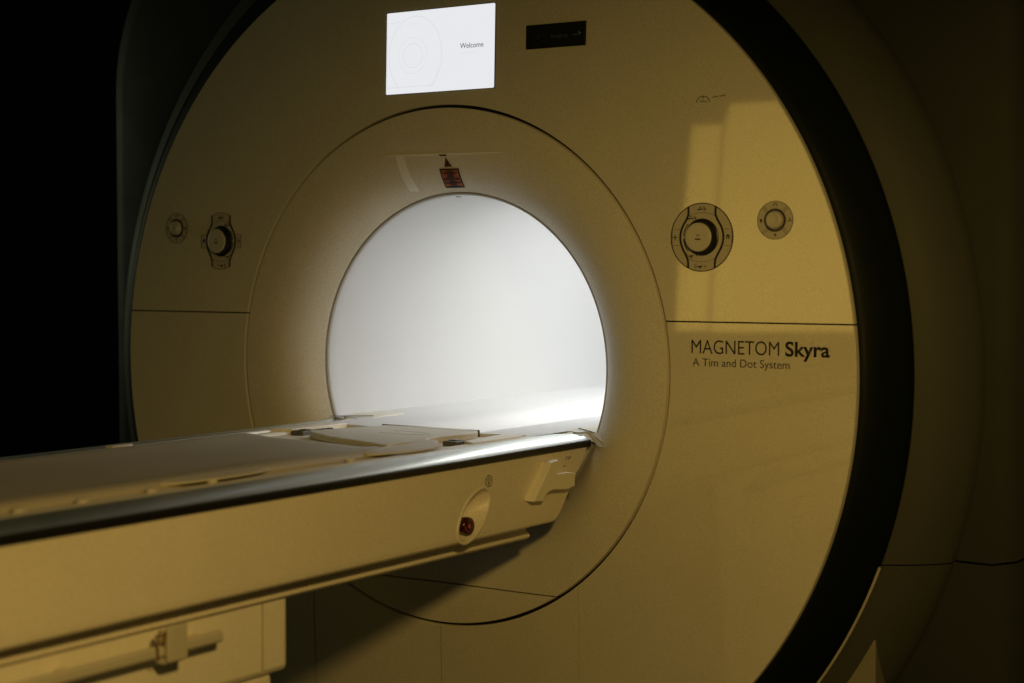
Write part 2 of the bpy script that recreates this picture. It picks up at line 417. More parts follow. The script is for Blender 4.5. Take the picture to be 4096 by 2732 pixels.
# display screen
def rr2(x0, x1, z0, z1, r, n=5):
    out = []
    for cx, cz, a in ((x1-r, z1-r, 0), (x0+r, z1-r, 90), (x0+r, z0+r, 180), (x1-r, z0+r, 270)):
        out += arc(cx, cz, r, a, a+90, n)
    return out
def flat(u, v, h): return (u, fy(v)-0.0012-h, v)
bm = bmesh.new(); prism(bm, rr2(-0.1335, 0.1335, 0.5488, 0.7155, 0.003), flat, -0.012, 0.0)
scr = link('display_screen', bm, 'gap', scanner, smooth=False, label='bright white display screen reading Welcome')
bm = bmesh.new(); prism(bm, rr2(-0.1325, 0.1325, 0.5498, 0.7145, 0.0025), flat, -0.001, 0.0008)
link('lit_panel', bm, 'glass', scr, smooth=False)
bm = text_bm('Welcome', 0.0505, 0.1065, 0.6315, 0.0100, flat, 0.0008, 0.0011)
link('screen_lettering', bm, 'glass_ink', scr, smooth=False)
bm = bmesh.new()
ribbon(bm, arc(-0.060, 0.6250, 0.066, -55, 235, 60, 0.079), 0.0011, flat, 0.0008, 0.0010)
ribbon(bm, circle(-0.066, 0.625, 0.024, 40), 0.0009, flat, 0.0008, 0.0010, closed=True)
ribbon(bm, circle(-0.066, 0.625, 0.036, 40), 0.0007, flat, 0.0008, 0.0010, closed=True)
ribbon(bm, [(-0.132, 0.693), (-0.097, 0.695)], 0.0009, flat, 0.0008, 0.0010)
ribbon(bm, [(-0.132, 0.563), (-0.012, 0.563), (-0.006, 0.585), (-0.003, 0.598)], 0.0009, flat, 0.0008, 0.0010)
ribbon(bm, [(-0.1303, 0.551), (-0.1303, 0.713)], 0.0008, flat, 0.0008, 0.0010)
for k in range(6): ribbon(bm, [(-0.078+k*0.0042, 0.689), (-0.0755+k*0.0042, 0.689)], 0.0012, flat, 0.0008, 0.0010)
for k in range(10): ribbon(bm, [(0.0505+k*0.0038, 0.6215), (0.0525+k*0.0038, 0.6215)], 0.0014, flat, 0.0008, 0.0010)
link('screen_drawing', bm, 'glass_line', scr, smooth=False)

# black nameplate
bm = bmesh.new(); prism(bm, [(0.206, 0.6185), (0.3378, 0.6180), (0.3385, 0.6640), (0.206, 0.6645)], flat, -0.010, 0.0012)
npl = link('nameplate', bm, 'plate', scanner, smooth=False, label='small black sign lettered Imaging beside the screen')
f2 = lambda u, v, h: flat(u, v, h+0.0012)
bm = text_bm('Imaging', 0.2625, 0.3000, 0.6365, 0.0076, f2, 0, 0.0002)
link('sign_lettering', bm, 'plate_ink', npl, smooth=False)
bm = bmesh.new()
pts = []
for k in range(40):
    t = math.radians(k*9); r = 0.0135*(1+0.13*math.sin(3*t+1)+0.08*math.sin(7*t)+random.uniform(-.05, .05))
    pts.append((0.236+r*math.cos(t)*1.0, 0.640+r*math.sin(t)))
for k in range(0, 40, 2): ribbon(bm, [pts[k], pts[(k+1) % 40]], 0.0006, f2, 0, 0.0002)
for k in range(9):
    t = random.uniform(0, 6.28); r = random.uniform(.002, .010); x, z = 0.236+r*math.cos(t), 0.640+r*math.sin(t)
    ribbon(bm, [(x, z), (x+random.uniform(-.004, .004), z+random.uniform(-.004, .004))], 0.0005, f2, 0, 0.0002)
link('sign_outline', bm, 'plate_ink', npl, smooth=False)
bm = bmesh.new()
for k in range(7): ribbon(bm, [(0.3125+k*0.0016, 0.6385+0.0008*(k % 2)), (0.3133+k*0.0016, 0.6405-0.0008*(k % 3))], 0.0007, f2, 0, 0.0002)
ribbon(bm, spline([(0.3235, 0.6445), (0.3248, 0.6452), (0.3245, 0.6425), (0.3262, 0.6432), (0.3285, 0.6424), (0.3270, 0.6410), (0.3262, 0.6388)], 3), 0.0010, f2, 0, 0.0002)
link('sign_logo', bm, 'plate_pale', npl, smooth=False)

# printed lettering
bm = text_bm('MAGNETOM', 0.5665, 0.7385, 0.0425, 0.0248, face, 0.0001, 0.0004, bold=-0.004)
merge(bm, text_bm('Skyra', 0.7500, 0.8335, 0.0425, 0.0248, face, 0.0001, 0.0004, bold=0.022))
merge(bm, text_bm('A Tim and Dot System', 0.5690, 0.7585, 0.0195, 0.0143, face, 0.0001, 0.0004, bold=-0.002))
link('printed_lettering', bm, 'ink', scanner, smooth=False)

# handwritten note on tape
bm = bmesh.new()
ribbon(bm, arc(0.5850, 0.4960, 0.0135, 8, 172, 16), 0.0014, face, 0.0005, 0.0007)
ribbon(bm, [(0.5850, 0.5085), (0.5848, 0.5030)], 0.0008, face, 0.0005, 0.0007)
ribbon(bm, [(0.5832, 0.5065), (0.5850, 0.5087), (0.5866, 0.5064)], 0.0006, face, 0.0005, 0.0007)
def scribble(x, z, n, st, hh):
    pts = []
    for k in range(n): pts.append((x+st*k, z+hh*random.uniform(-1, 1)*(0.6+0.4*(k % 2))))
    ribbon(bm, pts, 0.0012, face, 0.0005, 0.0007)
scribble(0.5780, 0.4995, 9, 0.0011, 0.0018); scribble(0.5868, 0.4988, 6, 0.0012, 0.0010)
scribble(0.6035, 0.5070, 11, 0.0011, 0.0013); scribble(0.6175, 0.5082, 12, 0.0011, 0.0014)
pn = link('handwriting', bm, 'ink', scanner, smooth=False, label='small handwritten pen note with an arc on the upper right cover')
bm = bmesh.new(); prism(bm, [(0.562, 0.474), (0.637, 0.474), (0.640, 0.514), (0.563, 0.514)], face, 0.0001, 0.0003)
link('clear_tape', bm, 'paint', scanner, smooth=False)

# ------------------------------------------------------------------ control panels on the cover
def at(cx, cz, s, sx=1):
    return lambda u, v, h: face(cx+sx*u*s, cz+v*s, h)
def big_panel(cx, cz, sx, outline):
    R = 0.0618; f = at(cx, cz, R, sx)
    bm = bmesh.new()
    st = [(.445, .90), (.44, .68), (.50, .52), (.64, .28), (.70, 0), (.64, -.28), (.50, -.54), (.44, -.70), (.43, -.90)]
    sp = spline(st, 6)
    if outline: prism(bm, circle(0, 0, 1.0, 96), f, -0.001, 0.0005)
    else:                                          # only the waist and the two side keys stand out here
        A = arc(0, 0, 1.0, 64, 116, 16); B = arc(0, 0, 1.0, 244, 296, 16)
        prism(bm, A+[(-u, v) for u, v in sp]+B+[(u, v) for u, v in sp[::-1]], f, -0.001, 0.0005)
        for s in (-1, 1): prism(bm, [(s*.60, -.24), (s*.97, -.24), (s*.97, .24), (s*.60, .24)], f, -0.0012, 0.0003)
    root = link('control_panel', bm, 'key', scanner, sharp=40)
    for s in (-1, 1):
        bm = bmesh.new(); ribbon(bm, [(s*u, v) for u, v in sp], 0.062, f, 0.0003, 0.0011)
        link('waist_line', bm, 'ink', root, sharp=40)
    bm = bmesh.new()
    if outline: ribbon(bm, circle(0, 0, 1.0, 96), 0.028, f, 0.0003, 0.0009, closed=True)
    else:
        ribbon(bm, arc(0, 0, 1.0, 63, 117, 20), 0.016, f, 0.0003, 0.0009)
        link('key_outline', bm, 'ink', root, sharp=40); bm = bmesh.new()
        ribbon(bm, arc(0, 0, 1.0, 243, 297, 20), 0.016, f, 0.0003, 0.0009)
    link('key_outline', bm, 'ink', root, sharp=40)
    for s in (-1, 1):
        bm = bmesh.new()
        U = [(s*.72, -.245), (s*.965, -.245), (s*.965, .235), (s*.72, .235)]
        if outline:
            ribbon(bm, U, 0.013, f, 0.0003, 0.0008)
        else: ribbon(bm, U, 0.014, f, 0.0003, 0.0008)
        link('side_key_outline', bm, 'ink', root, sharp=40)
    bm = bmesh.new()
    ribbon(bm, arc(0, -0.25, 0.97, 63, 117, 16), 0.010, f, 0.0003, 0.0008)
    link('key_line', bm, 'ink', root, sharp=40); bm = bmesh.new()
    ribbon(bm, arc(0, 0.25, 0.97, 243, 297, 16), 0.010, f, 0.0003, 0.0008)
    link('key_line', bm, 'ink', root, sharp=40)
    bm = bmesh.new()
    # inner dish
    ribbon(bm, arc(0, 0, 0.585, 138, 176, 12), 0.026, f, 0.0006, 0.0013)
    ribbon(bm, arc(0, 0, 0.585, 184, 224, 12), 0.030, f, 0.0006, 0.0013)
    link('dial_arc', bm, 'ink', root, smooth=False)
    def icon(cu, cv, up, bar):
        bm = bmesh.new()
        ribbon(bm, [(cu-.09*sx, cv-.02), (cu+.07*sx, cv+.0)], 0.035, f, 0.0006, 0.0010)
        prism(bm, [(cu-.035, cv+.035*up), (cu+.035, cv+.035*up), (cu, cv+.085*up)], f, 0.0006, 0.0010)
        prism(bm, [(cu+.15, cv-.035), (cu+.15, cv+.035), (cu+.19, cv)], f, 0.0006, 0.0010)
        b = cu+bar*0.12
        ribbon(bm, [(b-.02, cv-.07), (b+.02, cv-.07), (b+.02, cv+.07), (b-.02, cv+.07)], 0.010, f, 0.0006, 0.0010, closed=True)
        link('key_symbol', bm, 'ink', root, smooth=False)
    icon(-.06, .83, 1, 1); icon(-.36, .56, 1, 1); icon(-.04, -.85, -1, -1.3); icon(-.33, -.54, -1, -1.3)
    c = -.87; bm = bmesh.new()                     # cross hair and house keys
    ribbon(bm, [(c-.08, 0), (c+.08, 0)], 0.014, f, 0.0006, 0.0010); ribbon(bm, [(c, -.09), (c, .09)], 0.014, f, 0.0006, 0.0010)
    prism(bm, circle(c, 0, .028, 10), f, 0.0008, 0.0012)
    link('key_symbol', bm, 'ink', root, smooth=False)
    c = .84; bm = bmesh.new()
    prism(bm, [(c-.07, .02), (c+.07, .02), (c, .09)], f, 0.0006, 0.0010)
    prism(bm, [(c-.05, -.055), (c-.018, -.055), (c-.018, .02), (c-.05, .02)], f, 0.0006, 0.0010)
    prism(bm, [(c+.015, -.055), (c+.05, -.055), (c+.05, .02), (c+.015, .02)], f, 0.0006, 0.0010)
    link('key_symbol', bm, 'ink', root, smooth=False)
    # knob: dark skirt, pale cap
    bm = bmesh.new()
    def lathe(prof, n=56):
        G = [[bm.verts.new(f(r*math.cos(2*math.pi*k/n), r*math.sin(2*math.pi*k/n), h)) for k in range(n)] for r, h in prof]
        for i in range(len(prof)-1):
            for k in range(n): bm.faces.new((G[i][k], G[i][(k+1) % n], G[i+1][(k+1) % n], G[i+1][k]))
        bm.faces.new(G[-1])
    lathe([(.55, 0.0004), (.53, 0.0016), (.47, 0.0022), (.455, 0.0035), (.445, 0.0125), (.43, 0.0140), (.41, 0.0145)])
    link('knob_skirt', bm, 'strip', root, sharp=40)
    bm = bmesh.new(); lathe([(.425, 0.0138), (.424, 0.0150), (.41, 0.0162), (.37, 0.0168), (.30, 0.0166), (.0001, 0.0164)])
    link('knob', bm, 'knob', root, sharp=40)
    bm = bmesh.new()
    for s in (-1, 1): prism(bm, [(s*.045, .02), (s*.045, .09), (s*.02, .055)], f, 0.0165, 0.0168)
    ribbon(bm, [(0, .02), (0, .09)], .008, f, 0.0165, 0.0168); ribbon(bm, [(-.09, -.06), (.09, -.06)], .04, f, 0.0165, 0.0168)
    link('knob_symbol', bm, 'ink', root, smooth=False)
    return root
p = big_panel(0.5855, 0.2540, 1, True); p['label'] = 'large round control panel with knob on the brighter right side of the cover'
p = big_panel(-0.5930, 0.2560, -1, False); p['label'] = 'large control panel with knob on the shaded left side of the cover'
def small_panel(cx, cz, sx):
    R = 0.0338; f = at(cx, cz, R, sx)
    bm = bmesh.new(); prism(bm, circle(0, 0, 1.0, 72), f, -0.001, 0.0005)
    root = link('control_dial', bm, 'key', scanner, sharp=40)
    bm = bmesh.new(); ribbon(bm, circle(0, 0, 1.0, 72), 0.022, f, 0.0002, 0.0009, closed=True)
    for a in (45, 135, 225, 315):
        t = math.radians(a); d = (math.cos(t), math.sin(t)); q = (-d[1]*.055, d[0]*.055)
        for s in (-1, 1): ribbon(bm, [(d[0]*.60+s*q[0], d[1]*.60+s*q[1]), (d[0]*.985+s*q[0], d[1]*.985+s*q[1])], 0.018, f, 0.0003, 0.0008)
    link('key_outline', bm, 'ink', root, sharp=40)
    bm = bmesh.new(); ribbon(bm, circle(0, 0, .555, 56), 0.115, f, 0.0003, 0.0016, closed=True)
    link('black_ring', bm, 'strip', root, sharp=40)
    bm = bmesh.new()
    ribbon(bm, arc(0, .79, .10, -35, 215, 14), .035, f, 0.0005, 0.0009)
    link('key_symbol', bm, 'ink', root, smooth=False); bm = bmesh.new()
    for a in (90, 210, 330):
        t = math.radians(a); ribbon(bm, [(.82, -.01), (.82+.12*math.cos(t), -.01+.12*math.sin(t))], [.03, .055], f, 0.0005, 0.0009)
    link('key_symbol', bm, 'ink', root, smooth=False); bm = bmesh.new()
    prism(bm, [(-.06, -.80), (-.06, -.74), (-.01, -.74), (.06, -.69), (.06, -.85), (-.01, -.80)], f, 0.0005, 0.0009)
    link('key_symbol', bm, 'ink', root, smooth=False); bm = bmesh.new()
    prism(bm, circle(-.80, .0, .07, 12), f, 0.0005, 0.0009); ribbon(bm, [(-.80, -.13), (-.80, .02)], .05, f, 0.0005, 0.00095)
    link('key_symbol', bm, 'ink', root, smooth=False)
    bm = bmesh.new(); n = 48
    prof = [(.49, 0.0004), (.475, 0.004), (.44, 0.0075), (.38, 0.0098), (.33, 0.0100), (.28, 0.0092), (.15, 0.0086), (.0001, 0.0084)]
    G = [[bm.verts.new(f(r*math.cos(2*math.pi*k/n), r*math.sin(2*math.pi*k/n), h)) for k in range(n)] for r, h in prof]
    for i in range(len(prof)-1):
        for k in range(n): bm.faces.new((G[i][k], G[i][(k+1) % n], G[i+1][(k+1) % n], G[i+1][k]))
    bm.faces.new(G[-1])
    link('knob', bm, 'knob', root, sharp=60)
    return root
p = small_panel(0.7285, 0.2830, 1); p['label'] = 'small round control dial near the right dark ring'
p = small_panel(-0.7300, 0.2860, -1); p['label'] = 'small round control dial near the left dark ring'

# ------------------------------------------------------------------ patient table
table = thing('patient_table', (0, -1.6, -H), 'long cream patient table with black side strip running into the scanner bore', 'patient table')
Y0 = -3.2
def sweep(bm, prof, yend, y0=Y0, closed=False, steps=1):
    """prof: (x, z) outline; yend(x, z): where each line stops"""
    rows = []
    for i in range(steps+1):
        rows.append([bm.verts.new((x, y0+(yend(x, z)-y0)*i/steps, z)) for x, z in prof])
    n = len(prof); rng = n if closed else n-1
    for i in range(steps):
        for k in range(rng): bm.faces.new((rows[i][k], rows[i][(k+1) % n], rows[i+1][(k+1) % n], rows[i+1][k]))
    if closed: bm.faces.new(rows[0][::-1]); bm.faces.new(rows[-1])
def lerp(z, T):
    for (z0, y0), (z1, y1) in zip(T, T[1:]):
        if z >= z1: return y0+(y1-y0)*(z0-z)/(z0-z1) if z0 != z1 else y0
    return T[-1][1]
ET = [(-0.13, -0.004), (-0.142, -0.006), (-0.166, -0.024), (-0.22, -0.072), (-0.262, -0.108), (-0.278, -0.128), (-0.284, -0.150), (-0.31, -0.156)]
def yend(x, z):
    return lerp(z, ET)
# side cover with the recess for the stop button cut out
def side(s):
    prof = [(0.3205, -0.1475), (0.3205, -0.20), (0.3205, -0.267), (0.3195, -0.2745), (0.3160, -0.2785), (0.3090, -0.2800), (0.300, -0.2800), (0.300, -0.1475)]
    zs = []
    bm = bmesh.new()
    rows = []
    P = []
    for (a, b), (c, d) in zip(prof, prof[1:]+prof[:1]):
        m = 6 if abs(b-d) > 0.03 else 1
        for i in range(m): P.append((s*(a+(c-a)*i/m), b+(d-b)*i/m))
    sweep(bm, P, yend, closed=True)
    return bm
o = link('side_cover', side(1), 'tbl', None)
# cutter: tilted ellipsoid
cx, cy, cz = 0.331, -0.393, -0.2335
ang = math.radians(40)
bm = bmesh.new(); bmesh.ops.create_uvsphere(bm, u_segments=48, v_segments=24, radius=1)
def rec(u, v, h):                                  # u along long axis, v across, h out of the panel
    return (0.3205+h, cy+u*math.cos(ang)-v*math.sin(ang), cz+u*math.sin(ang)+v*math.cos(ang))
for v in bm.verts:
    a, b, c = v.co; v.co = Vector(rec(a*0.0572, b*0.0297, c*0.090+0.0160))
cut = link('cutter', bm, 'tbl', None)
b_ = bmesh.new(); b_.from_mesh(cut.data)
if b_.calc_volume(signed=True) < 0:
    bmesh.ops.reverse_faces(b_, faces=b_.faces[:]); b_.to_mesh(cut.data)
b_.free()
md = o.modifiers.new('b', 'BOOLEAN'); md.operation = 'DIFFERENCE'; md.object = cut; md.solver = 'EXACT'
bpy.context.view_layer.update()
nm = bpy.data.meshes.new_from_object(o.evaluated_get(bpy.context.evaluated_depsgraph_get()))
bm = bmesh.new(); bm.from_mesh(nm)
bpy.data.objects.remove(cut); bpy.data.objects.remove(o)
bmesh.ops.remove_doubles(bm, verts=bm.verts[:], dist=1e-6)
link('side_cover', bm, 'tbl', table, sharp=20)
# bowl behind the opening (the cover is thin), then its raised rim
bm = bmesh.new()
n = 48
k0 = math.sqrt(1-(0.006/0.034)**2)
G = []
for i in range(17):
    t = i/16*math.pi/2; r = math.cos(t); d = -0.036*(1-r**2.4); q = 1-r**2.4
    ring = [Vector(rec(0.0570*k0*r*math.cos(2*math.pi*k/n), 0.0295*k0*r*math.sin(2*math.pi*k/n), d-0.0004))+Vector((0, -0.0125*q, -0.004*q)) for k in range(n)]
    G.append([bm.verts.new(p) for p in ring])
for i in range(16):
    for k in range(n): bm.faces.new((G[i][k], G[i][(k+1) % n], G[i+1][(k+1) % n], G[i+1][k]))
bw = link('button_recess', bm, 'tbl', table, sharp=60)
bm = bmesh.new()
m = 8; rr = 0.0036
for k in range(n):
    t = 2*math.pi*k/n
    for j in range(m):
        a = 2*math.pi*j/m; q = 1+0.0
        u = (0.0570*k0+rr*0.9+rr*math.cos(a))*math.cos(t); v = (0.0295*k0+rr*0.9+rr*math.cos(a))*math.sin(t)
        bm.verts.new(rec(u, v, rr*0.55*math.sin(a)))
bm.verts.ensure_lookup_table()
for k in range(n):
    for j in range(m):
        a = k*m+j; b = k*m+(j+1) % m; c = ((k+1) % n)*m+(j+1) % m; d = ((k+1) % n)*m+j
        bm.faces.new([bm.verts[i] for i in (a, b, c, d)])
link('recess_rim', bm, 'tbl', table, sharp=80)
# stop button, pointing out of the recess
bc = Vector((0.3045, -0.4060, -0.2515)); bn = Vector((0.985, -0.10, 0.05)).normalized()
bu = bn.cross(Vector((0, 0, 1))).normalized(); bv = bu.cross(bn)
bf = lambda u, v, h: bc+bu*u+bv*v+bn*h
bm = bmesh.new()
prof = [(0.0135, -0.022), (0.0140, 0.0), (0.0150, 0.002), (0.0158, 0.006), (0.0158, 0.013), (0.0150, 0.0155), (0.0135, 0.0165), (0.0001, 0.0168)]
G = [[bm.verts.new(bf(r*math.cos(2*math.pi*k/40), r*math.sin(2*math.pi*k/40), h)) for k in range(40)] for r, h in prof]
for i in range(len(prof)-1):
    for k in range(40): bm.faces.new((G[i][k], G[i][(k+1) % 40], G[i+1][(k+1) % 40], G[i+1][k]))
bm.faces.new(G[-1])
bt = link('stop_button', bm, 'red', table, sharp=40, label='dark red stop button in the oval recess')
bm = bmesh.new()
for a0 in (100, 290): ribbon(bm, arc(0, 0, 0.0112, a0, a0+75, 12), 0.0014, bf, 0.0166, 0.0174)
prism(bm, arc(0.001, 0, 0.0032, 0, 345, 23, 0.0042), bf, 0.0166, 0.0176)
link('button_marks', bm, 'redmark', bt, smooth=False)
# stop symbol printed above
pf = lambda u, v, h: (0.3205+h, -0.3475+u, -0.1780+v)
bm = bmesh.new()
ribbon(bm, circle(0, 0, 0.0098, 32), 0.0013, pf, 0.0001, 0.0005, closed=True)
ribbon(bm, [(-0.0062, 0.0040), (0.0062, 0.0040), (0, -0.0070)], 0.0011, pf, 0.0001, 0.0005, closed=True)
ribbon(bm, [(0, -0.008), (0, 0.0085)], 0.0009, pf, 0.0001, 0.0005)
link('stop_symbol', bm, 'ink', table, smooth=False)
# tiny printed marks near the table end
bm = bmesh.new()
pf2 = lambda u, v, h: (0.3205+h, u, v)
ribbon(bm, [(-0.088, -0.1600), (-0.070, -0.1610)], 0.0012, pf2, 0.0001, 0.0005)
for u in (-0.084, -0.076, -0.071): ribbon(bm, [(u, -0.1600), (u-0.004, -0.1660)], 0.0010, pf2, 0.0001, 0.0005)
ribbon(bm, [(-0.096, -0.1765), (-0.091, -0.1760)], 0.0022, pf2, 0.0001, 0.0005)
link('printed_marks', bm, 'inkgrey', table, smooth=False)
# hook bracket on the side cover
def hk(u, v, h): return (0.3205+h, u, v)
bm = bmesh.new()
HB = [(-0.173, -0.160), (-0.1480, -0.1575), (-0.1500, -0.184), (-0.115, -0.184), (-0.088, -0.1885), (-0.088, -0.214), (-0.118, -0.2170), (-0.165, -0.2125), (-0.181, -0.2145), (-0.192, -0.2220), (-0.199, -0.2300), (-0.232, -0.2270), (-0.215, -0.2060), (-0.193, -0.184)]
prism(bm, HB[:1]+HB[1:], hk, -0.001, 0.021)
hb = link('hook', bm, 'hook', table, smooth=True, sharp=35, bevel=0.0025, label='pale plastic hook bracket near the bore end')
bm = bmesh.new(); prism(bm, [(-0.147, -0.1575), (-0.113, -0.161), (-0.112, -0.186), (-0.149, -0.186)], hk, -0.001, 0.010)
link('hook_plate', bm, 'tbl', hb, smooth=True, bevel=0.0015)
# left side cover
link('side_cover', side(-1), 'tbl', table, sharp=40)
# lower lip and belly
bm = bmesh.new()
lp = [(0.296, -0.2765), (0.277, -0.280), (0.271, -0.2865), (0.2715, -0.2935), (0.2770, -0.2985), (0.2815, -0.3015), (0.2825, -0.3045), (0.2805, -0.3085), (0.274, -0.3115), (0.26, -0.3125)]
lp = lp + [(-x, z) for x, z in lp[::-1]]
sweep(bm, lp, lambda x, z: yend(x, z), closed=True)
link('under_tray', bm, 'tbl', table, sharp=60)
# black strip
for s in (1, -1):
    bm = bmesh.new()
    P = [(0.3190, -0.1330), (0.3225, -0.1333), (0.3240, -0.1352), (0.3242, -0.1445), (0.3225, -0.1468), (0.3190, -0.1472)]
    sweep(bm, [(s*x, z) for x, z in P], lambda x, z: 0.000, closed=True)
    link('edge_strip', bm, 'strip', table, sharp=50)
    # rounded trim
    P = spline([(0.2680, -0.1222), (0.2720, -0.1208), (0.2800, -0.1202), (0.2920, -0.1212), (0.3040, -0.1242), (0.3140, -0.1290), (0.3190, -0.1335)], 5)
    bm = bmesh.new()
    def te(x, z): 
        t = max(0, min(1, (abs(x)-0.268)/0.051)); return -0.098+0.094*(1-(1-t)**1.7)
    sweep(bm, [(s*x, z) for x, z in P], te, steps=2)
    ed = bm.verts[:]
    # end face
    row = sorted([v for v in bm.verts if v.co.y > -0.2], key=lambda v: s*v.co.x)
    dn = [bm.verts.new((v.co.x, v.co.y, -0.150)) for v in row]
    for i in range(len(row)-1): bm.faces.new((row[i], row[i+1], dn[i+1], dn[i]))
    link('edge_trim', bm, 'trim', table, sharp=50)
# deck of the table
bm = bmesh.new()
half = [(0, -0.1305), (0.2120, -0.1305), (0.2150, -0.1260), (0.2180, -0.1250), (0.2340, -0.1250), (0.2360, -0.1272), (0.2400, -0.1272), (0.2420, -0.1226), (0.2445, -0.1220), (0.2620, -0.1220), (0.2650, -0.1228), (0.2658, -0.1270), (0.2670, -0.1270), (0.2670, -0.150)]
P = [(-x, z) for x, z in half[::-1]] + half[1:]
sweep(bm, P, lambda x, z: -0.102, closed=True, steps=1)
link('deck', bm, 'tbl', table, sharp=40)
bm = bmesh.new()
fq = [(-0.262, -0.1225)] + [q for q in fp if abs(q[0]) < 0.26] + [(0.262, -0.1225)]
A = [[bm.verts.new((x, -0.1012, z-0.020)) for x, z in fq]]+[[bm.verts.new((x, y, z+0.0006)) for x, z in fq] for y in (-0.1012, 0.024)]
for i in (0, 1):
    for k in range(len(fq)-1): bm.faces.new((A[i][k], A[i][k+1], A[i+1][k+1], A[i+1][k]))
link('bore_sill', bm, 'rail', scanner, sharp=60)
bm = bmesh.new(); box(bm, -0.105, 0.133, -0.1040, -0.1026, -0.1320, -0.1172)
link('end_strip', bm, 'sock', table, smooth=False)
# fittings on the deck: raised guide, socket and slot on both sides
for s in (1, -1):
    bm = bmesh.new()
    prism(bm, [(s*0.207, -0.262), (s*0.246, -0.288), (s*0.246, -0.122), (s*0.222, -0.104), (s*0.196, -0.104)], lambda u, v, h: (u, v, -0.127+h), -0.004, 0.0070)
    link('guide_block', bm, 'tbl', table, smooth=True, sharp=30, bevel=0.0012)
    bm = bmesh.new(); box(bm, min(s*0.168, s*0.199), max(s*0.168, s*0.199), -0.276, -0.240, -0.132, -0.1216)
    sk = link('socket', bm, 'sock', table, smooth=False, bevel=0.002)
    bm = bmesh.new(); box(bm, min(s*0.172, s*0.190), max(s*0.172, s*0.190), -0.262, -0.246, -0.125, -0.1200)
    link('plug', bm, 'strip', sk, smooth=False, bevel=0.001)
    bm = bmesh.new(); box(bm, min(s*0.182, s*0.192), max(s*0.182, s*0.192), -0.232, -0.165, -0.132, -0.1240)
    link('slot', bm, 'dark', table, smooth=False)
for y in (-1.319, -1.208, -1.076, -0.95, -0.62):
    bm = bmesh.new(); prism(bm, circle(0.2270, y, 0.0085, 20), lambda u, v, h: (u, v, -0.1255+h), 0, 0.0065)
    link('deck_stud', bm, 'knob', table, sharp=40)

bm = bmesh.new(); box(bm, -0.226, -0.206, -0.740, -0.690, -0.1260, -0.1120)
link('edge_clip', bm, 'knob', table, bevel=0.003)
# pedestal under the table
bm = bmesh.new(); box(bm, -0.275, 0.275, -2.9, -0.832, -0.426, -0.300)
pd = link('pedestal', bm, 'ped', table, bevel=0.012, sharp=40)
bm = bmesh.new(); box(bm, -0.262, 0.268, -2.88, -0.862, -H+0.01, -0.4235)
link('pedestal_base', bm, 'ped', table, bevel=0.01, sharp=40)
bm = bmesh.new(); box(bm, 0.2740, 0.2768, -0.8975, -0.8925, -0.420, -0.306)
link('corner_bead', bm, 'knob', pd, bevel=0.001, sharp=40)
# accessory rail with clamp
bm = bmesh.new()
y0, y1 = -2.6, -1.015
P = rr2(0.2, 0.222, -0.3455, -0.3265, 0.004)
def rl(y, z): return (0.305, y, z)
a = []
prf = [(0.301, -0.3270), (0.3075, -0.3262), (0.3110, -0.3300), (0.3110, -0.3395), (0.3080, -0.3430), (0.301, -0.3425)]
for x, z in prf: pass
sl = -0.012/1.0
rows = [[bm.verts.new((x, y, z)) for x, z in prf] for y in (y0, y1-0.012, y1-0.003)]
rows.append([bm.verts.new((0.3055+(x-0.3055)*0.5, y1, -0.3345+(z+0.3345)*0.6)) for x, z in prf])
for i in range(3):
    for k in range(6): bm.faces.new((rows[i][k], rows[i][(k+1) % 6], rows[i+1][(k+1) % 6], rows[i+1][k]))
bm.faces.new(rows[0]); bm.faces.new(rows[-1][::-1])
rail = link('accessory_rail', bm, 'knob', table, sharp=40)
for y in (-1.053, -1.30, -1.75, -2.2):
    bm = bmesh.new(); box(bm, 0.278, 0.302, y-0.006, y+0.006, -0.340, -0.329)
    link('rail_spacer', bm, 'tbl', rail, bevel=0.001)
clamp = thing('rail_clamp', (0.30, -1.11, -0.36), 'small cream clamp block hooked over the accessory rail under the table', 'clamp')
bm = bmesh.new(); box(bm, 0.3125, 0.3210, -1.138, -1.100, -0.3500, -0.2990)
link('clamp_body', bm, 'knob', clamp, bevel=0.0025, sharp=40)
bm = bmesh.new(); box(bm, 0.2900, 0.3125, -1.136, -1.102, -0.3245, -0.3140)
link('clamp_jaw', bm, 'knob', clamp, bevel=0.002, sharp=40)
bm = bmesh.new(); box(bm, 0.2900, 0.3125, -1.136, -1.102, -0.3540, -0.3455)
link('clamp_foot', bm, 'knob', clamp, bevel=0.002, sharp=40)
bm = bmesh.new()
ribbon(bm, [(-1.150, -0.3030), (-1.154, -0.3250), (-1.153, -0.3440)], 0.0022, lambda u, v, h: (0.314+h, u, v), 0, 0.002)
ribbon(bm, [(-1.150, -0.3030), (-1.139, -0.3060), (-1.142, -0.3250)], 0.0022, lambda u, v, h: (0.314+h, u, v), 0, 0.002)
link('spring_wire', bm, 'amber', clamp, smooth=False)

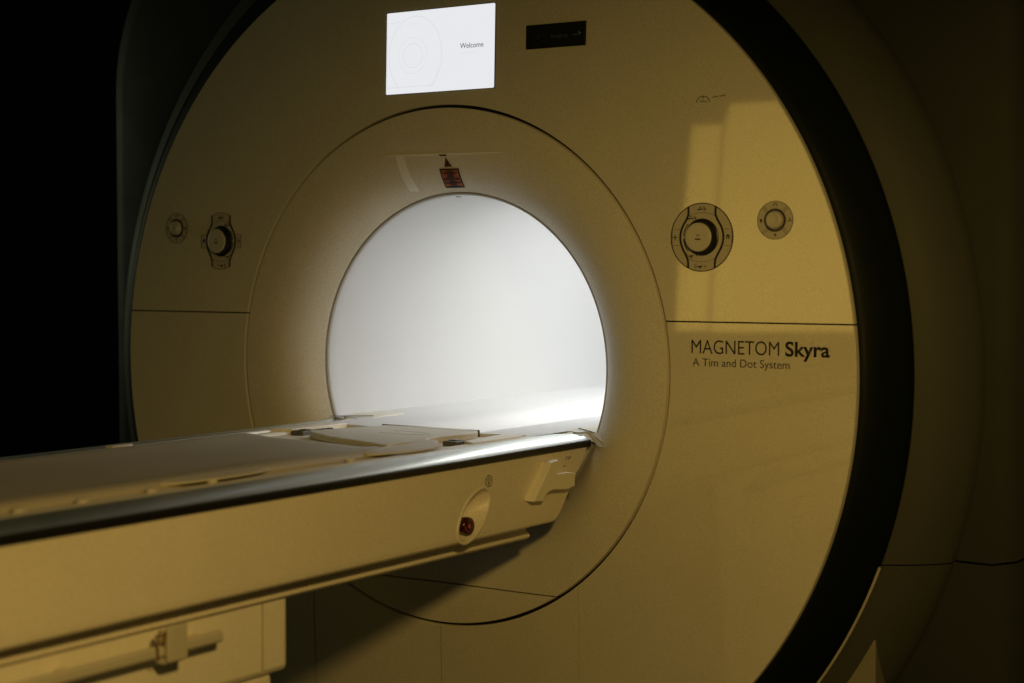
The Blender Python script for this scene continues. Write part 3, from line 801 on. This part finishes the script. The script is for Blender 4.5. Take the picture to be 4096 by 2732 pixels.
# ------------------------------------------------------------------ mattress and pad
mat_t = thing('mattress', (0, -1.6, -0.1305), 'long flat olive-beige mattress with raised edges lying on the patient table', 'mattress')
bm = bmesh.new()
mp = [(0, -0.1215), (0.06, -0.1212), (0.11, -0.1198), (0.145, -0.1165), (0.165, -0.1135), (0.185, -0.1128), (0.200, -0.1150), (0.2085, -0.1215), (0.210, -0.1304)]
mp = [(-x, z) for x, z in mp[::-1]] + mp[1:]
mp = spline(mp, 4)
def me_end(x, z): return -0.445+0.055*(1-(x/0.21)**2)-0.03*(x/0.21)
ny = 60
rows = []
for i in range(ny+1):
    t = (i/ny)**0.6
    row = []
    for x, z in mp:
        e = me_end(x, z); y = Y0+(e-Y0)*t
        dz = 0.0
        if i == ny: dz = -(z+0.1304)*0.55
        row.append(bm.verts.new((x, y, z+dz+0.0006*math.sin(y*9+x*14)*(1 if z > -0.125 else 0))))
    rows.append(row)
for i in range(ny):
    for k in range(len(mp)-1): bm.faces.new((rows[i][k], rows[i][k+1], rows[i+1][k+1], rows[i+1][k]))
bm.faces.new(rows[-1]); bm.faces.new(rows[0][::-1]); bm.faces.new([r for r in (rows[0][0], rows[0][-1], rows[-1][-1], rows[-1][0])])
link('cover', bm, 'fabric', mat_t, sharp=50)
# raised side tabs of the cover
def tab(y0, y1, x0, x1, lift):
    bm = bmesh.new(); n = 14; A = []
    for i in range(n+1):
        t = i/n; y = y0+(y1-y0)*t; wv = math.sin(math.pi*t)**0.7
        zz = -0.1195+lift*wv
        xo = x0+(x1-x0)*wv
        A.append([bm.verts.new((x0-0.014, y, -0.1145)), bm.verts.new((x0, y, -0.1150+lift*0.6*wv)), bm.verts.new((xo, y, zz)), bm.verts.new((xo, y, zz-0.0025)), bm.verts.new((x0, y, -0.1195+lift*0.3*wv)), bm.verts.new((x0-0.014, y, -0.1190))])
    for i in range(n):
        for k in range(6): bm.faces.new((A[i][k], A[i][(k+1) % 6], A[i+1][(k+1) % 6], A[i+1][k]))
    bm.faces.new(A[0]); bm.faces.new(A[-1][::-1])
    link('side_tab', bm, 'pad', mat_t, sharp=50)
tab(-1.05, -0.78, 0.196, 0.236, 0.003)
tab(-0.56, -0.33, 0.198, 0.250, 0.002)
pad = thing('head_pad', (0, -0.25, -0.13), 'pale flat pad with rounded front edge at the bore end of the table', 'pad')
bm = bmesh.new()
pf_ = [(-0.085, -0.116), (0.135, -0.112), (0.139, -0.27), (0.170, -0.325), (0.168, -0.345), (0.150, -0.395), (0.150, -0.425), (0.10, -0.405), (0.0, -0.372), (-0.06, -0.345), (-0.13, -0.300), (-0.125, -0.250)]
prism(bm, spline(pf_+pf_[:1], 4)[:-1], lambda u, v, h: (u, v, -0.1300+h), 0, 0.0130)
link('pad_body', bm, 'pad', pad, bevel=0.004, sharp=30)
bm = bmesh.new()
ribbon(bm, [(-0.07, -0.128), (0.13, -0.124)], 0.0012, lambda u, v, h: (u, v, -0.1172+h), 0, 0.0006)
ribbon(bm, spline([(0.0, -0.20), (0.06, -0.205), (0.095, -0.215), (0.10, -0.235), (0.06, -0.250), (0.0, -0.248)], 5), 0.0014, lambda u, v, h: (u, v, -0.1172+h), 0, 0.0006)
link('embossed_line', bm, 'knob', pad, smooth=False)

# ------------------------------------------------------------------ floor
bm = bmesh.new()
vs = [bm.verts.new(c) for c in ((-6, -7, -H), (6, -7, -H), (6, 5, -H), (-6, 5, -H))]; bm.faces.new(vs)
fl = link('floor', bm, 'floor', None, smooth=False); fl['kind'] = 'structure'; fl['label'] = 'dark vinyl floor'

bm = bmesh.new(); box(bm, -8, 8, 3.6, 3.7, -H, 3.0)
wl_ = link('wall', bm, 'wall', None, smooth=False); wl_['kind'] = 'structure'; wl_['label'] = 'wall coloured black for the darkness behind the scanner'
